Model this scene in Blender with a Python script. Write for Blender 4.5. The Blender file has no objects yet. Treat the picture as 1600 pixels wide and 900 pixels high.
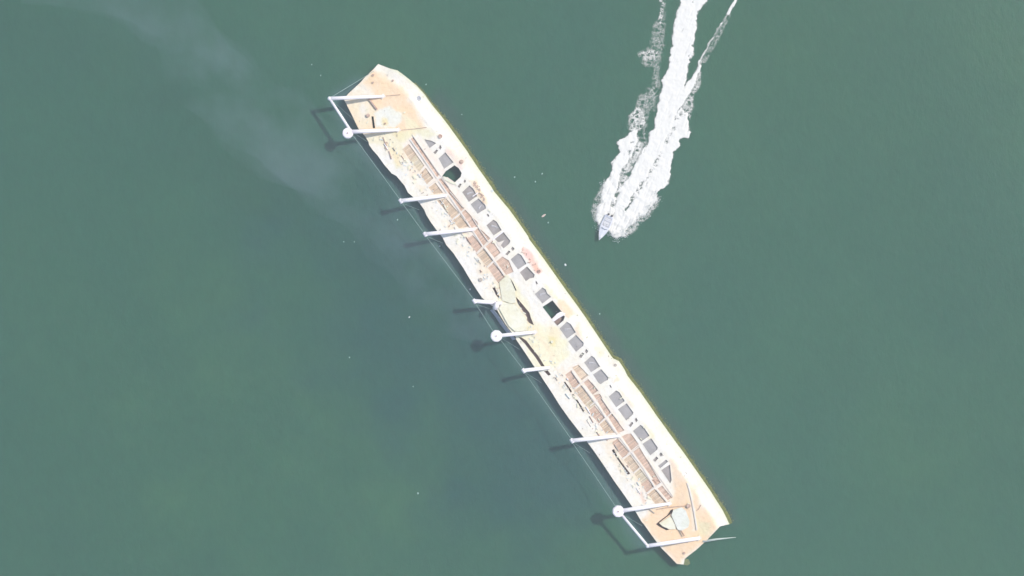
import bpy, bmesh, math, random
import numpy as np
from mathutils import Vector, noise as mnoise
from mathutils.geometry import delaunay_2d_cdt, tessellate_polygon
random.seed(7)
rng = np.random.default_rng(7)
SC = bpy.context.scene
COL = SC.collection

# ------------------------------------------------------------ camera, sky, sun, exposure
HC = 450.0            # height of the drone camera above the sea
S = 0.15              # metres per photograph pixel at sea level (1600 px = 240 m)
cam_d = bpy.data.cameras.new('camera')
cam_d.sensor_width = 36; cam_d.lens = 36 * HC / 240.0
cam_d.clip_start = 1; cam_d.clip_end = 20000
cam = bpy.data.objects.new('camera', cam_d); COL.objects.link(cam)
cam.location = (0, 0, HC); SC.camera = cam

SUNV = Vector((4.6, 2.5, 6.1)).normalized()
SUN_EL = math.asin(SUNV.z); SUN_ROT = math.atan2(SUNV.x, SUNV.y)
world = bpy.data.worlds.new('World'); SC.world = world; world.use_nodes = True
wn = world.node_tree; wn.nodes.clear()
sky = wn.nodes.new('ShaderNodeTexSky'); sky.sky_type = 'NISHITA'; sky.sun_disc = False
sky.sun_elevation = SUN_EL; sky.sun_rotation = SUN_ROT
bg = wn.nodes.new('ShaderNodeBackground'); bg.inputs[1].default_value = 0.125
wo = wn.nodes.new('ShaderNodeOutputWorld')
wn.links.new(sky.outputs[0], bg.inputs[0]); wn.links.new(bg.outputs[0], wo.inputs[0])
sl = bpy.data.lights.new('sun', 'SUN'); sl.energy = 3.0; sl.angle = math.radians(0.5); sl.color = (1.0, 0.935, 0.85)
sun = bpy.data.objects.new('sun', sl); COL.objects.link(sun)
sun.rotation_euler = (-SUNV).to_track_quat('-Z', 'Y').to_euler()
SC.view_settings.view_transform = 'Standard'; SC.view_settings.look = 'None'
SC.view_settings.exposure = 0.60; SC.view_settings.gamma = 1.0
SC.cycles.volume_bounces = 1
SC.cycles.transparent_max_bounces = 16

# ------------------------------------------------------------ helpers
KL = 1.40             # display value of a level white sheet of albedo 1 under this light
def s2l(c):
    c = np.asarray(c, float) / 255.0
    return np.where(c <= 0.04045, c / 12.92, ((c + 0.055) / 1.055) ** 2.4)
def alb(r, g, b, k=1.0):
    v = s2l((r, g, b)) / KL * k
    return (float(v[0]), float(v[1]), float(v[2]), 1.0)
def P(px, py, z=0.0):
    f = S * (HC - z) / HC
    return Vector(((px - 800) * f, -(py - 450) * f, z))
def zc(o, pts, k=6.6667):
    return [(o[0] + x / k, o[1] + y / k) for x, y in pts]
Z1, Z2, Z3, Z4, Z5, Z6, Z7, Z8 = (480, 80), (530, 160), (600, 250), (660, 340), (720, 430), (790, 520), (860, 620), (930, 750)

def link(name, me, mat=None, parent=None, smooth=False):
    o = bpy.data.objects.new(name, me); COL.objects.link(o)
    if mat: me.materials.append(mat)
    if parent: o.parent = parent
    if smooth:
        for p in me.polygons: p.use_smooth = True
    return o
def mesh_from(name, verts, faces, mat=None, parent=None, smooth=False):
    me = bpy.data.meshes.new(name)
    me.from_pydata([tuple(v) for v in verts], [], faces); me.update()
    return link(name, me, mat, parent, smooth)
def bm_obj(name, bm, mat=None, parent=None, smooth=False):
    bmesh.ops.recalc_face_normals(bm, faces=bm.faces)
    me = bpy.data.meshes.new(name); bm.to_mesh(me); bm.free()
    return link(name, me, mat, parent, smooth)
def tag(o, label=None, cat=None, group=None, kind=None):
    if label: o['label'] = label
    if cat: o['category'] = cat
    if group: o['group'] = group
    if kind: o['kind'] = kind
    return o
def poly_tris(pts):
    v = [Vector((p[0], p[1], 0)) for p in pts]
    return [tuple(t) for t in tessellate_polygon([v])]
def add_plate(bm, pts, ztop, thick, tilt=None):
    """polygon (photo px) extruded down; ztop number or function of world xy"""
    top, bot = [], []
    for (x, y) in pts:
        zt = ztop(x, y) if callable(ztop) else ztop
        p = P(x, y, zt); top.append(bm.verts.new(p)); bot.append(bm.verts.new((p.x, p.y, zt - thick)))
    for t in poly_tris([(v.co.x, v.co.y) for v in top]):
        try:
            bm.faces.new([top[i] for i in t]); bm.faces.new([bot[i] for i in reversed(t)])
        except ValueError: pass
    n = len(pts)
    for i in range(n):
        bm.faces.new((top[i], top[(i + 1) % n], bot[(i + 1) % n], bot[i]))
def add_tube(bm, pts, radii, seg=8, cap=True):
    pts = [Vector(p) for p in pts]
    if not hasattr(radii, '__len__'): radii = [radii] * len(pts)
    rings = []
    for i, p in enumerate(pts):
        d = (pts[min(i + 1, len(pts) - 1)] - pts[max(i - 1, 0)]).normalized()
        a = d.cross(Vector((0, 0, 1)))
        if a.length < 1e-3: a = Vector((1, 0, 0))
        a.normalize(); b = d.cross(a)
        rings.append([bm.verts.new(p + radii[i] * (math.cos(2 * math.pi * k / seg) * a + math.sin(2 * math.pi * k / seg) * b)) for k in range(seg)])
    for r0, r1 in zip(rings, rings[1:]):
        for k in range(seg):
            bm.faces.new((r0[k], r0[(k + 1) % seg], r1[(k + 1) % seg], r1[k]))
    if cap:
        bm.faces.new(rings[0]); bm.faces.new(list(reversed(rings[-1])))
def add_box(bm, c, ax, ay, az, sx, sy, sz):
    vs = [bm.verts.new(c + ax * (i * sx / 2) + ay * (j * sy / 2) + az * (k * sz / 2)) for i in (-1, 1) for j in (-1, 1) for k in (-1, 1)]
    for f in ((0, 1, 3, 2), (4, 6, 7, 5), (0, 4, 5, 1), (2, 3, 7, 6), (0, 2, 6, 4), (1, 5, 7, 3)):
        bm.faces.new([vs[i] for i in f])
ZV = Vector((0, 0, 1))

# numpy polygon tools (photo pixel space)
def pip(X, Y, poly):
    ins = np.zeros(X.shape, bool); n = len(poly)
    for i in range(n):
        x0, y0 = poly[i]; x1, y1 = poly[(i + 1) % n]
        if y0 == y1: continue
        c = ((y0 > Y) != (y1 > Y)) & (X < (x1 - x0) * (Y - y0) / (y1 - y0) + x0)
        ins ^= c
    return ins
def dist_line(X, Y, pl, closed=False):
    d = np.full(X.shape, 1e9); n = len(pl)
    for i in range(n if closed else n - 1):
        x0, y0 = pl[i]; x1, y1 = pl[(i + 1) % n]
        dx, dy = x1 - x0, y1 - y0
        t = np.clip(((X - x0) * dx + (Y - y0) * dy) / (dx * dx + dy * dy + 1e-9), 0, 1)
        d = np.minimum(d, np.hypot(X - x0 - t * dx, Y - y0 - t * dy))
    return d
def sdist(X, Y, poly):
    d = dist_line(X, Y, poly, True)
    return np.where(pip(X, Y, poly), d, -d)
def vnoise(X, Y, cell, seed, oct=3):
    out = np.zeros(X.shape); amp = 1.0; tot = 0
    for o in range(oct):
        r = np.random.default_rng(seed + o * 13); g = r.random((257, 257)); g[256] = g[0]; g[:, 256] = g[:, 0]
        u = (X / cell + 1000.3) % 256; v = (Y / cell + 1000.7) % 256
        i = np.floor(u).astype(int); j = np.floor(v).astype(int); fu = u - i; fv = v - j
        fu = fu * fu * (3 - 2 * fu); fv = fv * fv * (3 - 2 * fv)
        out += amp * (g[i, j] * (1 - fu) * (1 - fv) + g[i + 1, j] * fu * (1 - fv) + g[i, j + 1] * (1 - fu) * fv + g[i + 1, j + 1] * fu * fv)
        tot += amp; amp *= 0.55; cell /= 2.03
    return out / tot
def sm(x, a, b):
    t = np.clip((x - a) / (b - a), 0, 1); return t * t * (3 - 2 * t)

# ------------------------------------------------------------ materials
def new_mat(name):
    m = bpy.data.materials.new(name); m.use_nodes = True
    nt = m.node_tree; nt.nodes.clear()
    out = nt.nodes.new('ShaderNodeOutputMaterial'); b = nt.nodes.new('ShaderNodeBsdfPrincipled')
    nt.links.new(b.outputs[0], out.inputs[0])
    return m, nt, b, out
def N(nt, t, **kw):
    n = nt.nodes.new(t)
    for k, v in kw.items(): setattr(n, k, v)
    return n
def noise_node(nt, scale, detail=4, rough=0.6, coord='Object', stretch=None):
    tc = N(nt, 'ShaderNodeTexCoord'); nz = N(nt, 'ShaderNodeTexNoise')
    nz.inputs['Scale'].default_value = scale; nz.inputs['Detail'].default_value = detail; nz.inputs['Roughness'].default_value = rough
    if stretch:
        mp = N(nt, 'ShaderNodeMapping'); mp.inputs['Scale'].default_value = stretch[0]; mp.inputs['Rotation'].default_value = stretch[1]
        nt.links.new(tc.outputs[coord], mp.inputs[0]); nt.links.new(mp.outputs[0], nz.inputs['Vector'])
    else: nt.links.new(tc.outputs[coord], nz.inputs['Vector'])
    return nz
def ramp(nt, src, stops):
    r = N(nt, 'ShaderNodeValToRGB'); e = r.color_ramp.elements
    while len(e) < len(stops): e.new(0.5)
    for el, (p, c) in zip(e, stops): el.position = p; el.color = c if len(c) == 4 else (*c, 1)
    nt.links.new(src, r.inputs[0]); return r
def mixc(nt, fac, a, b, mode='MIX'):
    m = N(nt, 'ShaderNodeMix', data_type='RGBA', blend_type=mode)
    for sock, v in ((m.inputs[0], fac), (m.inputs[6], a), (m.inputs[7], b)):
        if hasattr(v, 'links') or isinstance(v, bpy.types.NodeSocket): nt.links.new(v, sock)
        else: sock.default_value = v
    return m.outputs[2]
def bump(nt, b, h, strength, dist):
    n = N(nt, 'ShaderNodeBump'); n.inputs['Strength'].default_value = strength; n.inputs['Distance'].default_value = dist
    nt.links.new(h, n.inputs['Height']); nt.links.new(n.outputs[0], b.inputs['Normal'])

def mottled(name, c1, c2, scale=1.2, rough=0.75, fine=6.0, lo=0.35, hi=0.65, island=0.0, bmp=0.15):
    m, nt, b, _ = new_mat(name)
    n1 = noise_node(nt, scale, 6, 0.65); r = ramp(nt, n1.outputs[0], [(lo, c1), (hi, c2)])
    n2 = noise_node(nt, fine, 4, 0.7)
    r2 = ramp(nt, n2.outputs[0], [(0.25, (0.90, 0.88, 0.86)), (0.55, (1.03, 1.03, 1.03))])
    c = mixc(nt, 1.0, r.outputs[0], r2.outputs[0], 'MULTIPLY')
    if island:
        g = N(nt, 'ShaderNodeNewGeometry')
        r3 = ramp(nt, g.outputs['Random Per Island'], [(0, (1 - island, 1 - island, 1 - island)), (1, (1 + island * .6, 1 + island * .6, 1 + island * .6))])
        c = mixc(nt, 1.0, c, r3.outputs[0], 'MULTIPLY')
    nt.links.new(c, b.inputs['Base Color']); b.inputs['Roughness'].default_value = rough
    b.inputs['Specular IOR Level'].default_value = 0.3
    bump(nt, b, n2.outputs[0], bmp, 0.05)
    return m

# deck plating: colour attribute = paint, rust and guano zones of the plating, toned down on the sunlit slope
M_deck, nt, b, _ = new_mat('weathered_plating')
at = N(nt, 'ShaderNodeAttribute'); at.attribute_name = 'paint'
n1 = noise_node(nt, 1.6, 7, 0.7); r1 = ramp(nt, n1.outputs[0], [(0.28, (0.93, 0.88, 0.82)), (0.44, (0.995, 0.985, 0.97)), (0.62, (1.03, 1.03, 1.04))])
n2 = noise_node(nt, 0.33, 5, 0.6); r2 = ramp(nt, n2.outputs[0], [(0.36, (1.02, 0.985, 0.90)), (0.62, (1.01, 1.0, 0.99))])
n3 = noise_node(nt, 7, 3, 0.7); r3 = ramp(nt, n3.outputs[0], [(0.25, (0.86, 0.80, 0.75)), (0.36, (1, 1, 1))])
c = mixc(nt, 1, at.outputs['Color'], r1.outputs[0], 'MULTIPLY'); c = mixc(nt, 1, c, r2.outputs[0], 'MULTIPLY'); c = mixc(nt, 1, c, r3.outputs[0], 'MULTIPLY')
nt.links.new(c, b.inputs['Base Color']); b.inputs['Roughness'].default_value = 0.7; b.inputs['Specular IOR Level'].default_value = 0.3
bump(nt, b, n1.outputs[0], 0.3, 0.06)

M_side = mottled('hull_side_paint', alb(150, 140, 132), alb(205, 200, 196), 0.8)
M_hold = mottled('dark_hold', (0.24, 0.17, 0.15, 1), (0.36, 0.27, 0.23, 1), 0.8)
M_timber = mottled('weathered_timber', alb(232, 202, 170), alb(250, 228, 200), 0.9, island=0.16, fine=5)
M_timber2 = mottled('pinkish_timber', alb(232, 196, 170), alb(250, 220, 198), 0.9, island=0.16, fine=5)
M_timber3 = mottled('pale_yellow_timber', alb(236, 216, 178), alb(248, 236, 212), 0.9, island=0.15, fine=5)
M_beam = mottled('pale_beam_paint', alb(250, 236, 220), alb(252, 246, 238), 0.7)
M_grey = mottled('grey_panel', alb(168, 164, 162), alb(196, 191, 189), 0.35, fine=2.5, lo=0.3, hi=0.7)
M_grey2 = mottled('warm_grey_panel', alb(156, 149, 143), alb(190, 180, 176), 0.4, fine=2.5, lo=0.3, hi=0.7)
M_fold = mottled('grey_fold', alb(205, 203, 203), alb(228, 225, 225), 1.2)
M_mast = mottled('white_mast_paint', alb(250, 242, 246, 1.14), alb(252, 249, 250, 1.16), 0.6, rough=0.5)
M_plate = mottled('pale_yellow_plate', alb(248, 242, 210), alb(254, 252, 232), 0.35, fine=2)
M_plate2 = mottled('pale_grey_green_plate', alb(238, 240, 224), alb(248, 249, 240), 0.35, fine=2)
M_lav = mottled('lavender_side_plate', alb(176, 184, 200), alb(206, 210, 222), 0.5)
M_rust = mottled('rusty_iron', alb(196, 156, 138), alb(228, 202, 184), 1.5)
M_dark = mottled('dark_scrap', alb(176, 162, 152), alb(216, 204, 190), 1.8)
M_cable = mottled('wire_cable', alb(150, 175, 165), alb(172, 196, 186), 1.0)
M_pole = mottled('grey_pole', alb(190, 205, 195), alb(220, 228, 220), 1.0)
M_algae = mottled('yellow_green_weed', alb(112, 120, 52), alb(144, 148, 76), 1.2, island=0.25, rough=0.9)
M_algae2 = mottled('olive_weed', alb(112, 132, 96), alb(150, 156, 104), 1.2, island=0.25, rough=0.9)
M_boat = mottled('white_gelcoat', alb(226, 229, 240), alb(240, 241, 246), 0.5, rough=0.3, bmp=0.02)
M_boatin = mottled('pale_grey_cockpit', alb(232, 232, 236), alb(242, 242, 244), 0.8, rough=0.5)
M_blk = mottled('dark_motor_cowl', (0.05, 0.05, 0.055, 1), (0.09, 0.09, 0.095, 1), 2, rough=0.4)
M_glass = mottled('tinted_screen', (0.12, 0.14, 0.17, 1), (0.2, 0.22, 0.25, 1), 2, rough=0.15, bmp=0.0)
M_white = mottled('white_scrap', alb(232, 238, 234), alb(243, 246, 243), 1.0)
M_pinkw = mottled('pinkish_scrap', alb(240, 205, 188), alb(248, 236, 228), 1.4)
M_scrap2 = mottled('grey_green_scrap', alb(150, 185, 172), alb(178, 208, 196), 1.0)

# foam: whiteness by attribute and fine noise, thin foam lets the water through
M_foam, nt, b, out = new_mat('sea_foam')
at = N(nt, 'ShaderNodeAttribute'); at.attribute_name = 'foam'
n1 = noise_node(nt, 1.7, 8, 0.75); n2 = noise_node(nt, 5.0, 4, 0.7)
ad = N(nt, 'ShaderNodeMath', operation='MULTIPLY_ADD'); ad.inputs[1].default_value = 0.42; ad.inputs[2].default_value = -0.20
nt.links.new(n1.outputs[0], ad.inputs[0])
a2 = N(nt, 'ShaderNodeMath', operation='ADD'); nt.links.new(at.outputs['Fac'], a2.inputs[0]); nt.links.new(ad.outputs[0], a2.inputs[1])
mr = N(nt, 'ShaderNodeMapRange'); mr.inputs['From Min'].default_value = 0.10; mr.inputs['From Max'].default_value = 0.74
mr.interpolation_type = 'SMOOTHSTEP'
nt.links.new(a2.outputs[0], mr.inputs[0]); nt.links.new(mr.outputs[0], b.inputs['Alpha'])
rr = ramp(nt, n2.outputs[0], [(0.3, alb(252, 249, 240)), (0.5, alb(256, 253, 245))])
nt.links.new(rr.outputs[0], b.inputs['Base Color']); b.inputs['Roughness'].default_value = 0.95; b.inputs['Specular IOR Level'].default_value = 0.1

# water: turbid green, colour attribute carries sediment and algae plumes, and blue-grey bands left of the wreck
M_water, nt, b, out = new_mat('turbid_sea_water')
at = N(nt, 'ShaderNodeAttribute'); at.attribute_name = 'water_tint'
n1 = noise_node(nt, 0.045, 5, 0.6); r1 = ramp(nt, n1.outputs[0], [(0.3, (0.95, 0.97, 0.985)), (0.7, (1.06, 1.035, 1.0))])
n2 = noise_node(nt, 0.5, 6, 0.7, stretch=((1.0, 0.55, 1), (0, 0, 0.5))); r2 = ramp(nt, n2.outputs[0], [(0.3, (0.91, 0.93, 0.94)), (0.7, (1.09, 1.07, 1.06))])
c = mixc(nt, 1, at.outputs['Color'], r1.outputs[0], 'MULTIPLY'); c = mixc(nt, 1, c, r2.outputs[0], 'MULTIPLY')
nt.links.new(c, b.inputs['Base Color']); b.inputs['Roughness'].default_value = 0.28; b.inputs['IOR'].default_value = 1.33
b.inputs['Subsurface Weight'].default_value = 1.0; b.inputs['Subsurface Radius'].default_value = (0.5, 1.0, 0.9); b.inputs['Subsurface Scale'].default_value = 4.0
n3 = noise_node(nt, 0.9, 5, 0.65, stretch=((1.0, 0.5, 1), (0, 0, 0.4))); bump(nt, b, n3.outputs[0], 0.22, 0.25)

# ------------------------------------------------------------ outline of the wreck (photo pixels)
RIGHT = [(609, 107), (621, 110), (628, 115), (639, 123.5), (651, 134), (663, 147), (675, 164), (690, 182), (700, 195), (713, 213), (729, 235), (748, 264), (768, 292),
         (771, 298), (795, 326.5), (812, 350), (825, 369), (827, 374), (848, 402), (870, 433), (884, 453), (898, 472), (915, 496), (930, 518.5), (954, 554.5),
         (958, 560), (967, 564), (975, 576), (982, 589), (1000, 612), (1028, 652), (1046, 677), (1067, 705.5), (1092, 741), (1110, 767), (1120, 783), (1129, 797), (1140, 819)]
LEFT = [(1125, 822.5), (1105.5, 843), (1088, 859), (1070, 873), (1068, 882), (1057.5, 881), (1048, 871), (1032, 855), (1018, 836), (1006, 819), (1003, 816), (995, 802.5), (987, 790.5),
        (975, 773), (962, 755), (944, 728), (927.5, 704), (909.5, 680), (888.5, 653), (875, 634), (862, 613), (848, 592), (842.5, 583), (833.5, 571), (821, 552), (806.5, 530.5),
        (806, 527), (800, 520), (790, 507), (781, 492), (776, 483), (766, 476), (753, 465), (741, 447), (730.5, 430), (724.5, 419.5), (708, 395), (697.5, 383), (692, 372), (681, 358), (673, 347), (666, 335.5), (663, 328),
        (656, 318), (648, 310), (637.5, 301), (632, 290), (619.5, 275), (612, 271), (600.5, 257.5), (590, 243), (582, 234), (576.5, 226), (576, 222), (570.5, 213), (560, 201), (549, 178), (537, 154.5), (544.5, 146), (564, 128), (567, 124), (582, 109.5), (591, 100)]
OUT = RIGHT + LEFT
DECK = 2.1; SLOPE = 23.0     # px width of the sloping side
def zdeck_np(X, Y):
    d = dist_line(X, Y, RIGHT)
    t = np.clip(1 - d / SLOPE, 0, 1)
    fade = sm(Y + 0 * X, 100, 190)            # bow end: the side turns up into the stem
    w = 0.35 + 0.65 * fade
    z = DECK - (DECK - 0.18) * (t ** 1.6) * w
    return z
def zdeck(x, y): return float(zdeck_np(np.array([x], float), np.array([y], float))[0])

AX = Vector((0.585, -0.811, 0)).normalized()    # along the wreck, bow to stern
NX = Vector((0.811, 0.585, 0)).normalized()     # across, towards the sloping side

# grey covered hatch openings
HATCH = [zc(Z2, [(890, 385), (960, 400), (1010, 425), (942, 475)]), zc(Z2, [(1035, 585), (1105, 520), (1190, 625), (1095, 690)]),
         zc(Z3, [(815, 335), (890, 265), (930, 300), (970, 375), (885, 435)]), zc(Z3, [(905, 460), (985, 400), (1055, 470), (1062, 505), (1020, 530), (975, 560)]),
         zc(Z4, [(668, 80), (740, 22), (775, 45), (825, 130), (742, 185)]), zc(Z4, [(755, 220), (845, 152), (915, 240), (905, 270), (845, 320), (800, 270)]),
         zc(Z4, [(920, 435), (995, 372), (1030, 390), (1083, 480), (995, 540)]), zc(Z4, [(1015, 570), (1090, 510), (1170, 595), (1160, 625), (1115, 635), (1078, 662)]),
         zc(Z4, [(1172, 795), (1210, 765), (1250, 728), (1285, 750), (1300, 790), (1340, 825), (1250, 895)]),
         zc(Z5, [(1030, 555), (1105, 485), (1145, 510), (1197, 595), (1105, 660)]), zc(Z5, [(1120, 690), (1200, 622), (1280, 705), (1275, 735), (1200, 797)]),
         zc(Z6, [(820, 310), (895, 240), (925, 260), (983, 350), (890, 410)]), zc(Z6, [(910, 435), (995, 378), (1070, 465), (1065, 490), (1025, 510), (990, 535), (970, 525)]),
         zc(Z6, [(1075, 665), (1150, 600), (1185, 620), (1240, 710), (1152, 775)]), zc(Z7, [(703, 130), (795, 68), (865, 165), (855, 185), (790, 245)]),
         zc(Z7, [(860, 355), (940, 292), (975, 320), (1032, 405), (945, 465)]), zc(Z7, [(960, 490), (1050, 432), (1118, 530), (1112, 550), (1042, 608)]),
         zc(Z7, [(1122, 720), (1205, 655), (1225, 675), (1145, 742)]), zc(Z7, [(1155, 765), (1245, 705), (1262, 870), (1248, 900)])]
WARM = {2, 4, 5, 18, 7}
SMALL = [zc(Z2, q) for q in ([(980, 522), (1015, 490), (1030, 500), (1000, 540)], [(1035, 475), (1052, 440), (1067, 470), (1055, 492)])] + \
        [zc(Z3, q) for q in ([(768, 275), (792, 245), (808, 252), (785, 290)], [(831, 225), (842, 203), (854, 218), (842, 238)], [(1073, 565), (1085, 563), (1097, 585), (1085, 592)])] + \
        [zc(Z4, q) for q in ([(862, 382), (900, 343), (917, 357), (885, 392)], [(923, 325), (940, 303), (960, 325), (941, 347)], [(1176, 668), (1190, 663), (1202, 687), (1190, 697)])] + \
        [zc(Z5, q) for q in ([(1228, 850), (1265, 805), (1285, 815), (1255, 862)], [(1293, 795), (1306, 768), (1327, 790), (1312, 814)])] + \
        [zc(Z6, q) for q in ([(1080, 545), (1090, 542), (1106, 568), (1096, 574)],)] + \
        [zc(Z7, q) for q in ([(816, 298), (850, 260), (864, 275), (835, 314)], [(878, 240), (893, 218), (910, 245), (895, 264)],
                             [(1071, 656), (1105, 623), (1124, 640), (1090, 677)], [(1136, 600), (1150, 578), (1170, 600), (1152, 624)])]
OPEN = [zc(Z2, [(1072, 770), (1110, 717), (1200, 655), (1245, 685), (1275, 735), (1265, 775), (1205, 832), (1130, 778), (1090, 778)]),
        zc(Z5, [(852, 330), (955, 262), (1055, 385), (1000, 402), (948, 455)]), zc(Z5, [(970, 485), (1010, 452), (1055, 412), (1085, 430), (1070, 470), (1005, 525)])]
CRACK = [zc(Z5, [(330, 130), (355, 130), (385, 190), (418, 252), (395, 240), (365, 205)]),
         zc(Z5, [(575, 225), (640, 300), (715, 390), (732, 450), (762, 520), (715, 497), (688, 470), (690, 440), (620, 335), (590, 285)]),
         zc(Z5, [(513, 28), (548, 85), (582, 160), (568, 160), (540, 95)]),
         zc(Z6, [(135, 45), (165, 48), (215, 80), (280, 165), (340, 240), (408, 350), (370, 348), (310, 255), (200, 112)]),
         zc(Z6, [(400, 400), (440, 393), (472, 433), (445, 447)]),
         zc(Z1, [(668, 680), (690, 678), (707, 800), (685, 802)]),
         zc(Z8, [(788, 312), (812, 303), (797, 347), (757, 376), (694, 424), (664, 449), (700, 484), (772, 516), (740, 524), (678, 492), (633, 460), (680, 420), (750, 368)]),
         zc(Z6, [(608, 515), (620, 508), (692, 610), (680, 622)]), zc(Z6, [(693, 643), (708, 638), (822, 812), (808, 826), (760, 745)]),
         zc(Z7, [(640, 560), (657, 543), (700, 620), (740, 680), (832, 800), (805, 812), (745, 715)]),
         zc(Z4, [(728, 735), (745, 728), (770, 775)]) ]
CRACK = CRACK[:-1]
BAYS = [  # (polygon, colour key)
    (zc(Z2, [(665, 488), (727, 440), (800, 540), (738, 598)]), 0), (zc(Z2, [(742, 606), (804, 548), (882, 655), (832, 712)]), 2), (zc(Z2, [(850, 745), (902, 688), (975, 788), (912, 845)]), 0),
    (zc(Z2, [(752, 402), (780, 378), (1028, 742), (1008, 762)]), 1),
    (zc(Z3, [(470, 290), (535, 240), (608, 338), (522, 350)]), 0), (zc(Z3, [(562, 428), (650, 408), (775, 550), (712, 606)]), 0), (zc(Z3, [(727, 630), (793, 577), (878, 690), (782, 706)]), 0),
    (zc(Z3, [(575, 210), (602, 205), (828, 490), (798, 518)]), 1), (zc(Z3, [(812, 562), (850, 524), (920, 600), (968, 645), (975, 690), (905, 700)]), 1),
    (zc(Z4, [(537, 140), (590, 112), (700, 212), (636, 283)]), 1), (zc(Z4, [(465, 235), (525, 187), (618, 298), (562, 353)]), 1), (zc(Z4, [(667, 302), (728, 245), (808, 365), (752, 410)]), 1),
    (zc(Z4, [(572, 387), (633, 320), (735, 456), (677, 508)]), 0), (zc(Z4, [(777, 460), (835, 413), (898, 450), (943, 560), (872, 588)]), 1), (zc(Z4, [(690, 530), (742, 478), (858, 620), (792, 674)]), 1),
    (zc(Z6, [(702, 362), (760, 338), (858, 440), (792, 488)]), 0), (zc(Z6, [(628, 440), (685, 398), (768, 520), (707, 578)]), 1), (zc(Z6, [(817, 517), (858, 483), (958, 600), (907, 638)]), 1),
    (zc(Z6, [(722, 607), (788, 553), (886, 688), (822, 738)]), 0), (zc(Z6, [(925, 655), (985, 645), (1088, 828), (1052, 858)]), 1), (zc(Z6, [(832, 748), (895, 700), (928, 748), (872, 792)]), 2),
    (zc(Z7, [(402, 150), (463, 98), (556, 215), (502, 268)]), 1), (zc(Z7, [(517, 290), (573, 248), (664, 370), (578, 378)]), 0), (zc(Z7, [(607, 212), (643, 184), (764, 345), (704, 368)]), 1),
    (zc(Z7, [(750, 415), (800, 392), (840, 388), (912, 490), (842, 548)]), 1), (zc(Z7, [(645, 480), (703, 442), (812, 570), (752, 632)]), 1), (zc(Z7, [(772, 660), (833, 608), (922, 730), (867, 786)]), 0),
    (zc(Z7, [(867, 570), (923, 523), (1000, 650), (1136, 878), (1104, 896), (950, 690)]), 1), (zc(Z7, [(880, 806), (938, 755), (1016, 858), (960, 905)]), 2),
    (zc(Z8, [(482, 42), (548, -8), (603, 68), (535, 122)]), 1), (zc(Z8, [(590, -2), (640, 0), (676, 20), (628, 54)]), 1), (zc(Z8, [(557, 153), (620, 98), (736, 228), (627, 243)]), 0), (zc(Z8, [(657, 92), (698, 64), (796, 180), (752, 203)]), 1)]

BAYS = [([(np.mean(q, 0)[0] + (x - np.mean(q, 0)[0]) * 1.08, np.mean(q, 0)[1] + (y - np.mean(q, 0)[1]) * 1.08) for x, y in q], c) for q, c in BAYS]

# ------------------------------------------------------------ the wreck
wreck = bpy.data.objects.new('derelict_ship', None); COL.objects.link(wreck)
tag(wreck, 'long rusty white derelict ship wreck with rows of grey hatches and side booms', 'ship wreck')

# deck plating as one constrained triangulation with real openings
holes = HATCH + SMALL + OPEN + CRACK + [q for q, _ in BAYS]
pts = []; edges = []
def add_loop(pl, closed=True, sub=2.5):
    dense = []
    n = len(pl)
    for i in range(n if closed else n - 1):
        a = np.array(pl[i], float); c = np.array(pl[(i + 1) % n], float); k = max(1, int(np.hypot(*(c - a)) / sub))
        for j in range(k): dense.append(tuple(a + (c - a) * j / k))
    if not closed: dense.append(tuple(pl[-1]))
    s = len(pts); pts.extend(dense); m = len(dense)
    for i in range(m if closed else m - 1): edges.append((s + i, s + (i + 1) % m))
    return dense
random.seed(3)
OUTd = add_loop(OUT, sub=2.2)
HD = [add_loop(h) for h in holes]
gx, gy = np.meshgrid(np.arange(530, 1150, 2.1), np.arange(95, 890, 2.1))
gx = gx + rng.uniform(-.6, .6, gx.shape); gy = gy + rng.uniform(-.6, .6, gy.shape)
keep = (sdist(gx, gy, OUT) > 0.8)
gx, gy = gx[keep], gy[keep]
for h in holes:
    x0 = min(p[0] for p in h) - 2; x1 = max(p[0] for p in h) + 2; y0 = min(p[1] for p in h) - 2; y1 = max(p[1] for p in h) + 2
    near = (gx > x0) & (gx < x1) & (gy > y0) & (gy < y1)
    kp = np.ones(gx.shape, bool); kp[near] = sdist(gx[near], gy[near], h) < -0.7
    gx, gy = gx[kp], gy[kp]
pts.extend(zip(gx.tolist(), gy.tolist()))
res = delaunay_2d_cdt([Vector((p[0], p[1])) for p in pts], edges, [], 0, 1e-4)
V2 = np.array([tuple(v) for v in res[0]]); T = np.array([f for f in res[2] if len(f) == 3])
cx = V2[T].mean(1); ok = pip(cx[:, 0], cx[:, 1], OUT)
for h in holes: ok &= ~pip(cx[:, 0], cx[:, 1], h)
T = T[ok]
X, Y = V2[:, 0], V2[:, 1]
Zd = zdeck_np(X, Y) + (vnoise(X, Y, 22, 5, 2) - 0.5) * 0.16 + (vnoise(X, Y, 5, 9, 2) - 0.5) * 0.09
f = S * (HC - Zd) / HC
co = np.stack([(X - 800) * f, -(Y - 450) * f, Zd], 1)
me = bpy.data.meshes.new('deck_plating')
me.from_pydata(co.tolist(), [], T[:, ::-1].tolist()); me.update()
if me.polygons[0].normal.z < 0: me.flip_normals()
colr = np.tile(np.array([247, 244, 236.]), (len(X), 1))
def zone(poly, c, soft=5, seed=0, amount=1.0, warp=5):
    global colr
    sd = sdist(X, Y, poly) + (vnoise(X, Y, 9, 40 + seed, 3) - 0.5) * 2 * warp
    w = (sm(sd, -soft, soft) * amount)[:, None]
    colr = colr * (1 - w) + np.array(c, float) * w
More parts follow.
